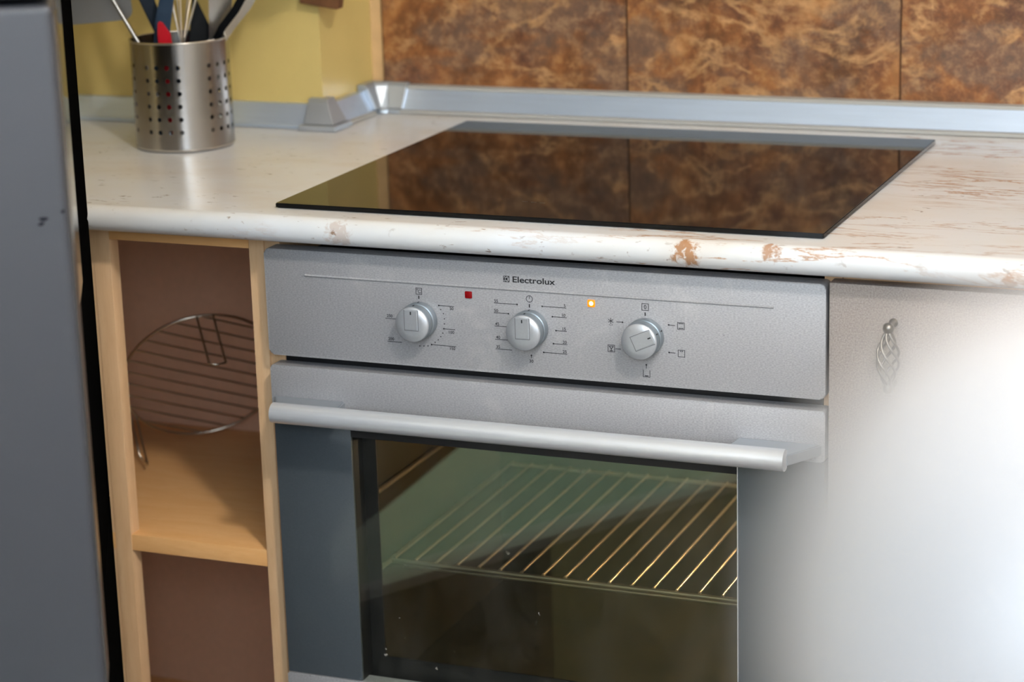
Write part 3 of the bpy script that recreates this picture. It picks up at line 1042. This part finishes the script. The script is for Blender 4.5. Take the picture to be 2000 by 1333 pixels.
# ------------------------------------------------------------------ fridge, standing askew in the corner
FT = math.radians(30.7)
fr = thing('fridge', 'grey fridge with polished side at the left edge', 'fridge', (0.1383, -0.566, FLOOR))
fr.rotation_euler = (0, 0, FT)
fr['_local'] = 1
Z_ = lambda z: z - FLOOR
FW = 0.62
BZ = Z_(-0.54)
SEAM = Z_(0.2853)
TOP = 1.85
def fpart(name, x0, x1, y0, y1, z0, z1, mat, bev=0.0, seg=2, parent=fr):
    return box(name, x0, x1, y0, y1, z0, z1, mat, parent, bev, seg)
Z1_, Z2_ = Z_(-0.30), Z_(0.0)
fpart('freezer_housing', -FW + .03, -.030, .05, .57, BZ + .012, Z1_ - .001, 'black_satin', .003)
fpart('body', -FW + .006, -.006, .084, .57, Z1_, Z2_, 'black_satin', .003)
fpart('upper_side', -FW + .004, -.004, .084, .27, Z2_ + .001, TOP - .01, 'fridge_side', .004)
fpart('rear_housing', -FW + .006, -.006, .271, .57, Z2_ + .001, TOP - .03, 'black_satin', .004, 3)
fpart('base', -FW + .03, -.03, .06, .55, .012, BZ + .011, 'dark_base', .004)
fpart('gasket', -FW + .012, -.010, .072, .0835, Z1_ + .01, TOP - .03, 'black')
ld = fpart('lower_door', -FW, 0, 0, .072, Z1_ + .002, SEAM - .0025, 'fridge_front', .007, 4)
fpart('upper_door', -FW, 0, 0, .072, SEAM + .0025, TOP, 'fridge_front', .007, 4)
fpart('edge_moulding', -.0006, .0012, .012, .060, Z1_ + .02, SEAM - .012, 'fridge_edge', .0004, 1)
# bottom freezer drawer, left pulled open towards the room
bm = bmesh.new()
prof = [(-.43, BZ + .022), (.36, BZ + .022), (.36, Z_(-.455)), (.12, Z_(-.342)), (.00, Z_(-.315)), (-.43, Z_(-.302))]
prism(bm, prof, 'X', -.0285, -.004)
prism(bm, prof, 'X', -FW + .004, -FW + .0285)
dr = obj('freezer_drawer', bm, 'fridge_low', fr)
bm = bmesh.new()
prism(bm, [(.05, Z1_ - .001), (.57, Z1_ - .001), (.57, BZ + .012), (.3615, BZ + .012), (.3615, Z_(-.4535)), (.12, Z_(-.3400)), (.05, Z_(-.3245))], 'X', -.0290, -.0060)
obj('freezer_rear', bm, 'black_satin', fr)
fpart('drawer_front', -FW, 0, -.452, -.4305, BZ - .01, Z_(-.302), 'fridge_front', .005, 3, dr)
fpart('drawer_floor', -FW + .0295, -.0295, -.4295, .045, BZ + .022, BZ + .03, 'fridge_low', 0, 2, dr)
fpart('drawer_rim', -.0290, -.002, -.429, .36, BZ, BZ + .0215, 'alu', .003, 2, dr)
fpart('drawer_rim', -FW + .002, -FW + .0290, -.429, .36, BZ, BZ + .0215, 'alu', .003, 2, dr)
for (px, pz, a, b, rt) in ((-.0190, .1185, .0036, .0014, 0.0), (-.0211, .1147, .0026, .0013, .35), (-.0040, .1235, .0016, .0012, 1.2)):
    bm = bmesh.new()
    vs_ = []
    for i in range(14):
        t = 2 * math.pi * i / 14
        x = a * math.cos(t) * (1 + .15 * math.sin(3 * t))
        z = b * math.sin(t)
        vs_.append((px + x * math.cos(rt) - z * math.sin(rt), Z_(pz) + x * math.sin(rt) + z * math.cos(rt)))
    prism(bm, vs_, 'Y', -.0002, .0004)
    o = obj('scuff_mark', bm, 'scuff', ld)
for (dx, dy) in ((-.08, .1), (-.54, .1), (-.08, .5), (-.54, .5)):
    bm = bmesh.new()
    lathe(bm, [(.02, 0.0), (.02, .012)], 14, 'Z', (dx, dy, 0))
    obj('levelling_foot', bm, 'black', fr)

# ------------------------------------------------------------------ utensil holder
UC = Vector((-0.270, 0.320, 0.0002))
CR, CH = 0.0585, 0.130
uh = thing('utensil_holder', 'perforated stainless steel utensil holder on the worktop', 'utensil holder', UC)
def cup_wall():
    bm = bmesh.new()
    HR = 0.0027
    # angles measured about the axis; the seen side faces the camera
    base = math.radians(-60.3)
    th0 = [-42, -29, -16, -3, 34, 47.2, 60.4, 73.6, 107, 120, 133, 146, 180, 193, 206, 219, 252, 265, 278, 291]
    holes = sorted((math.degrees(base) + a) % 360 for a in th0)
    zh = [0.0245 + .0152 * i for i in range(6)]
    half = math.degrees(0.0058 / CR)
    # angular breaks
    br = []
    for h in holes:
        br += [(h - half, h + half)]
    segs = []
    cur = br[0][0]
    for i, (a, b) in enumerate(br):
        segs.append((a, b, True))
        nxt = br[(i + 1) % len(br)][0] + (360 if i == len(br) - 1 else 0)
        k = max(1, int(round((nxt - b) / 5)))
        if nxt - b > 1e-4:
            for j in range(k):
                segs.append((b + (nxt - b) * j / k, b + (nxt - b) * (j + 1) / k, False))
    zb = [0.004]
    for z in zh:
        zb += [z - .0058, z + .0058]
    zb += [CH - .002]
    P = lambda a, z: Vector((CR * math.cos(math.radians(a)), CR * math.sin(math.radians(a)), z))
    cache = {}
    def V(a, z):
        key = (round(a % 360, 3), round(z, 5))
        if key not in cache:
            cache[key] = bm.verts.new(P(a, z))
        return cache[key]
    for a, b, hol in segs:
        m_ = (a + b) / 2
        for j in range(len(zb) - 1):
            za, zc = zb[j], zb[j + 1]
            if not hol:
                bm.faces.new((V(a, za), V(b, za), V(b, zc), V(a, zc)))
            elif j % 2 == 0:
                bm.faces.new((V(a, za), V(m_, za), V(b, za), V(b, zc), V(m_, zc), V(a, zc)))
            else:
                zm = (za + zc) / 2
                # outer loop of 8 points incl. edge mids needs neighbours without T-junctions: use the 6 shared ones
                outer = [V(b, za), V(b, zc), V(m_, zc), V(a, zc), V(a, za), V(m_, za)]
                oa = [math.atan2(-(zc - za), (b - a)), math.atan2((zc - za), (b - a)), math.pi / 2, math.pi - math.atan2((zc - za), (b - a)), math.pi + math.atan2((zc - za), (b - a)), math.pi * 1.5]
                inner = []
                for q in range(12):
                    t = -math.pi / 4 + q * math.pi / 6
                    t = [-45, -15, 15, 45, 67.5, 90, 112.5, 135, 180, 225, 247.5, 270][q]
                    t = math.radians(t)
                    inner.append(bm.verts.new(P(m_ + math.degrees(HR * math.cos(t) / CR), zm + HR * math.sin(t))))
                bm.faces.new((outer[0], outer[1], inner[3], inner[2], inner[1], inner[0]))
                bm.faces.new((outer[1], outer[2], inner[5], inner[4], inner[3]))
                bm.faces.new((outer[2], outer[3], inner[7], inner[6], inner[5]))
                bm.faces.new((outer[3], outer[4], inner[9], inner[8], inner[7]))
                bm.faces.new((outer[4], outer[5], inner[11], inner[10], inner[9]))
                bm.faces.new((outer[5], outer[0], inner[0], inner[11]))
    return bm
o = obj('perforated_wall', cup_wall(), 'cup_steel', None, 60)
o.location = UC
attach(o, uh)
bm = bmesh.new()
lathe(bm, [(.0560, .0005), (.0580, .0014), (.0588, .004), (.0576, .0042), (.0002, .0042)], 56, 'Z', UC, True, False)
obj('bottom', bm, 'steel', uh, 40)
bm = bmesh.new()
tube(bm, [UC + Vector((CR * math.cos(t), CR * math.sin(t), CH - .0015)) for t in [2 * math.pi * i / 56 for i in range(56)]], .0013, 8, True)
obj('rolled_rim', bm, 'steel', uh, 60)

UG = 'kitchen utensils standing in the steel holder'
SIDE = (.86, .50, 0)
FACE_ = (.50, -.86, 0)
def uten(name, label, pts, widths, thick, mat, extra=None):
    t = thing(name, label, 'utensil', pts[0], UG)
    bm = bmesh.new()
    ribbon(bm, pts, widths, thick, SIDE, FACE_)
    bmesh.ops.bevel(bm, geom=bm.edges[:], offset=min(thick, min(widths)) * .25, segments=2, affect='EDGES')
    obj('handle', bm, mat, t, 50)
    if extra:
        extra(t)
    return t
# (a) navy spatula handle leaning left
def head_a(t):
    bm = bmesh.new()
    ribbon(bm, [(-.3320, .322, .2250), (-.3420, .322, .2500), (-.3600, .322, .3000)], [.020, .052, .056], .003, SIDE, FACE_)
    obj('blade', bm, 'navy', t)
uten('spatula', 'navy plastic spatula leaning left in the steel holder', [(-.256, .330, .006), (-.2960, .3255, .128), (-.3150, .3235, .178), (-.3320, .322, .226)], [.012, .013, .019, .016], .007, 'navy', head_a)
# (b) slate blue spoon handle in the middle
def head_b(t):
    bm = bmesh.new()
    lathe(bm, [(.002, .0), (.018, .012), (.026, .034), (.022, .056), (.004, .070)], 24, 'Z', (-.2530, .300, .236))
    for v in bm.verts:
        v.co.y = .300 + (v.co.y - .300) * .3
    obj('bowl', bm, 'slate', t, 60)
uten('serving_spoon', 'slate blue plastic serving spoon upright in the steel holder', [(-.300, .305, .006), (-.2850, .302, .118), (-.2790, .301, .150), (-.2680, .300, .190), (-.2540, .300, .240)], [.012, .018, .019, .016, .012], .007, 'slate', head_b)
# (c) red handle, short
uten('red_peeler', 'short red plastic handle poking out of the steel holder', [(-.276, .296, .006), (-.2690, .287, .115), (-.2700, .286, .138), (-.2745, .286, .1515)], [.010, .017, .015, .005], .008, 'red')
# (d) dark pointed blade
uten('pointed_spatula', 'black pointed spatula behind the red handle', [(-.266, .338, .006), (-.2570, .349, .110), (-.2590, .351, .140), (-.2655, .352, .176)], [.012, .030, .022, .002], .004, 'dark_navy')
# (e) whisk with thin wires
wk = thing('whisk', 'thin wire whisk standing between red handle and steel blade', 'utensil', (-.245, .31, .006), UG)
bm = bmesh.new()
tube(bm, [(-.248, .316, .006), (-.258, .309, .118)], .004, 12)
obj('handle', bm, 'steel_dark', wk, 60)
for k in range(4):
    a = math.pi * k / 4
    pts = []
    for i in range(17):
        s = i / 16
        r = .024 * math.sin(math.pi * s)
        zz = .118 + .15 * math.sin(math.pi * s / 1.0) if False else .118 + .15 * (1 - abs(2 * s - 1) ** 1.6)
        off = .022 * math.sin(2 * math.pi * s)
        pts.append((-.2600 + off * math.cos(a) + (zz - .118) * -.02, .309 + off * math.sin(a) + (zz - .118) * .22, zz))
    bm = bmesh.new()
    tube(bm, pts, .0007, 6)
    obj('wire', bm, 'chrome_wire', wk, 60)
# (f) flat steel blade handle
def head_f(t):
    bm = bmesh.new()
    ribbon(bm, [(-.2180, .345, .225), (-.2150, .345, .24), (-.2080, .345, .31)], [.030, .07, .075], .002, SIDE, FACE_)
    obj('blade', bm, 'steel', t)
uten('steel_turner', 'broad pale steel turner shaft at the right of the holder', [(-.258, .352, .006), (-.2340, .347, .120), (-.2270, .346, .16), (-.2190, .345, .226)], [.012, .020, .027, .032], .002, 'steel', head_f)
# (g) ladle: dark inside, steel outside, curving right
def head_g(t):
    bm = bmesh.new()
    prof = [(.004, -.030), (.024, -.024), (.036, -.010), (.040, .008), (.0385, .008), (.034, -.009), (.022, -.022), (.003, -.027)]
    lathe(bm, prof, 32, 'Z', (-.118, .345, .262))
    obj('bowl', bm, 'steel', t, 60)
    bm = bmesh.new()
    ribbon(bm, [(-.2260, .3230, .122), (-.2120, .3215, .1420), (-.1930, .3200, .1620), (-.1790, .3190, .182)], [.007, .009, .009, .009], .003, (.75, .43, -.5), FACE_)
    obj('dark_inlay', bm, 'dark_navy', t)
bm = None
lt = thing('ladle', 'curved steel ladle leaning right out of the holder', 'utensil', (-.252, .328, .006), UG)
bm = bmesh.new()
ribbon(bm, [(-.254, .330, .006), (-.2320, .3290, .095), (-.2225, .3280, .122), (-.2040, .3270, .1440), (-.1830, .3270, .1660), (-.1660, .3290, .192), (-.1500, .335, .225), (-.142, .340, .258)], [.012, .012, .013, .013, .013, .013, .012, .012], .003, (.75, .43, -.5), FACE_)
obj('handle', bm, 'steel', lt, 50)
head_g(lt)
# (h) wide turner leaning far left, head at the picture's top edge
ht = thing('slotted_turner', 'grey steel turner with wide head leaning far left', 'utensil', (-.262, .278, .006), UG)
bm = bmesh.new()
tube(bm, [(-.262, .278, .008), (-.3060, .291, .122), (-.3235, .291, .150), (-.345, .290, .186)], .0026, 10)
obj('handle', bm, 'steel_dark', ht, 60)
bm = bmesh.new()
fa, fb = prism(bm, rrect(-.045, .042, -.048, .055, .012, 5), 'Y', -.0010, .0010)
hdm = obj('head', bm, 'steel_dark', ht, 40)
hdm.matrix_parent_inverse = Matrix.Translation(-Vector(ht.location))
hdm.location = (-.3620, .286, .1955)
hdm.rotation_euler = (math.radians(8), math.radians(-3), math.radians(28))

# brown board hanging on the corner of the yellow wall
bm = bmesh.new()
fa, fb = prism(bm, rrect(-.052, 0.0, 0.0, .22, .002, 3), 'Y', -.016, 0)
bmesh.ops.bevel(bm, geom=list(fa.edges), offset=.0015, segments=2, affect='EDGES')
brd = obj('wooden_board', bm, 'brown_wood', None, 40)
brd.location = (-0.1265, CY - .001, 0.1475)
brd.rotation_euler = (0, math.radians(8), 0)
tag(brd, 'brown wooden board hanging on the edge of the yellow wall', 'board')

# ------------------------------------------------------------------ ceiling lamp
lp = thing('ceiling_lamp', 'round opal ceiling lamp above the photographer', 'lamp', (LAMP_POS[0], LAMP_POS[1], CEIL))
bm = bmesh.new()
lathe(bm, [(.006, CEIL - .012), (.006, LAMP_POS[2] + .085)], 12, 'Z', (LAMP_POS[0], LAMP_POS[1], 0))
obj('stem', bm, 'steel_dark', lp)
bm = bmesh.new()
lathe(bm, [(.05, CEIL - .0005), (.05, CEIL - .012)], 24, 'Z', (LAMP_POS[0], LAMP_POS[1], 0))
obj('rose', bm, 'steel_dark', lp)
bm = bmesh.new()
bmesh.ops.create_uvsphere(bm, u_segments=28, v_segments=16, radius=.085)
gl = obj('globe', bm, 'lamp_glow', None, 60)
gl.location = LAMP_POS
attach(gl, lp)

# ------------------------------------------------------------------ white vase near the lens, on a tall side table
VC = Vector((1.0806, -1.7696, 0.0))
TZ = 0.19
tb = thing('side_table', 'tall round pedestal table under the white vase', 'table', (1.20, -1.86, FLOOR))
bm = bmesh.new()
lathe(bm, [(.18, TZ - .022), (.19, TZ - .016), (.19, TZ - .004), (.186, TZ)], 48, 'Z', (1.20, -1.86, 0))
obj('table_top', bm, 'brown_wood', tb, 40)
bm = bmesh.new()
lathe(bm, [(.02, FLOOR + .02), (.02, TZ - .0225)], 24, 'Z', (1.20, -1.86, 0))
obj('pedestal', bm, 'steel_dark', tb, 40)
bm = bmesh.new()
lathe(bm, [(.17, FLOOR), (.17, FLOOR + .006), (.03, FLOOR + .0195)], 40, 'Z', (1.20, -1.86, 0))
obj('foot_plate', bm, 'steel_dark', tb, 40)
bm = bmesh.new()
prof = [(.020, TZ + .0004), (.022, TZ + .004), (.020, TZ + .03), (.022, TZ + .07)]
R0, ZC = .0440, .3661
for i in range(14):
    t = math.radians(-58 + (58 + 82) * i / 13)
    prof.append((R0 * math.cos(t) if i else .0225, ZC + R0 * math.sin(t) * 1.05))
lathe(bm, prof, 48, 'Z', (VC.x, VC.y, 0))
va = obj('vase', bm, 'ceramic', None, 60)
tag(va, 'large out-of-focus white rounded vase in front of the grey cabinet door', 'vase')

bpy.context.view_layer.update()
if '_local' in fr:
    del fr['_local']
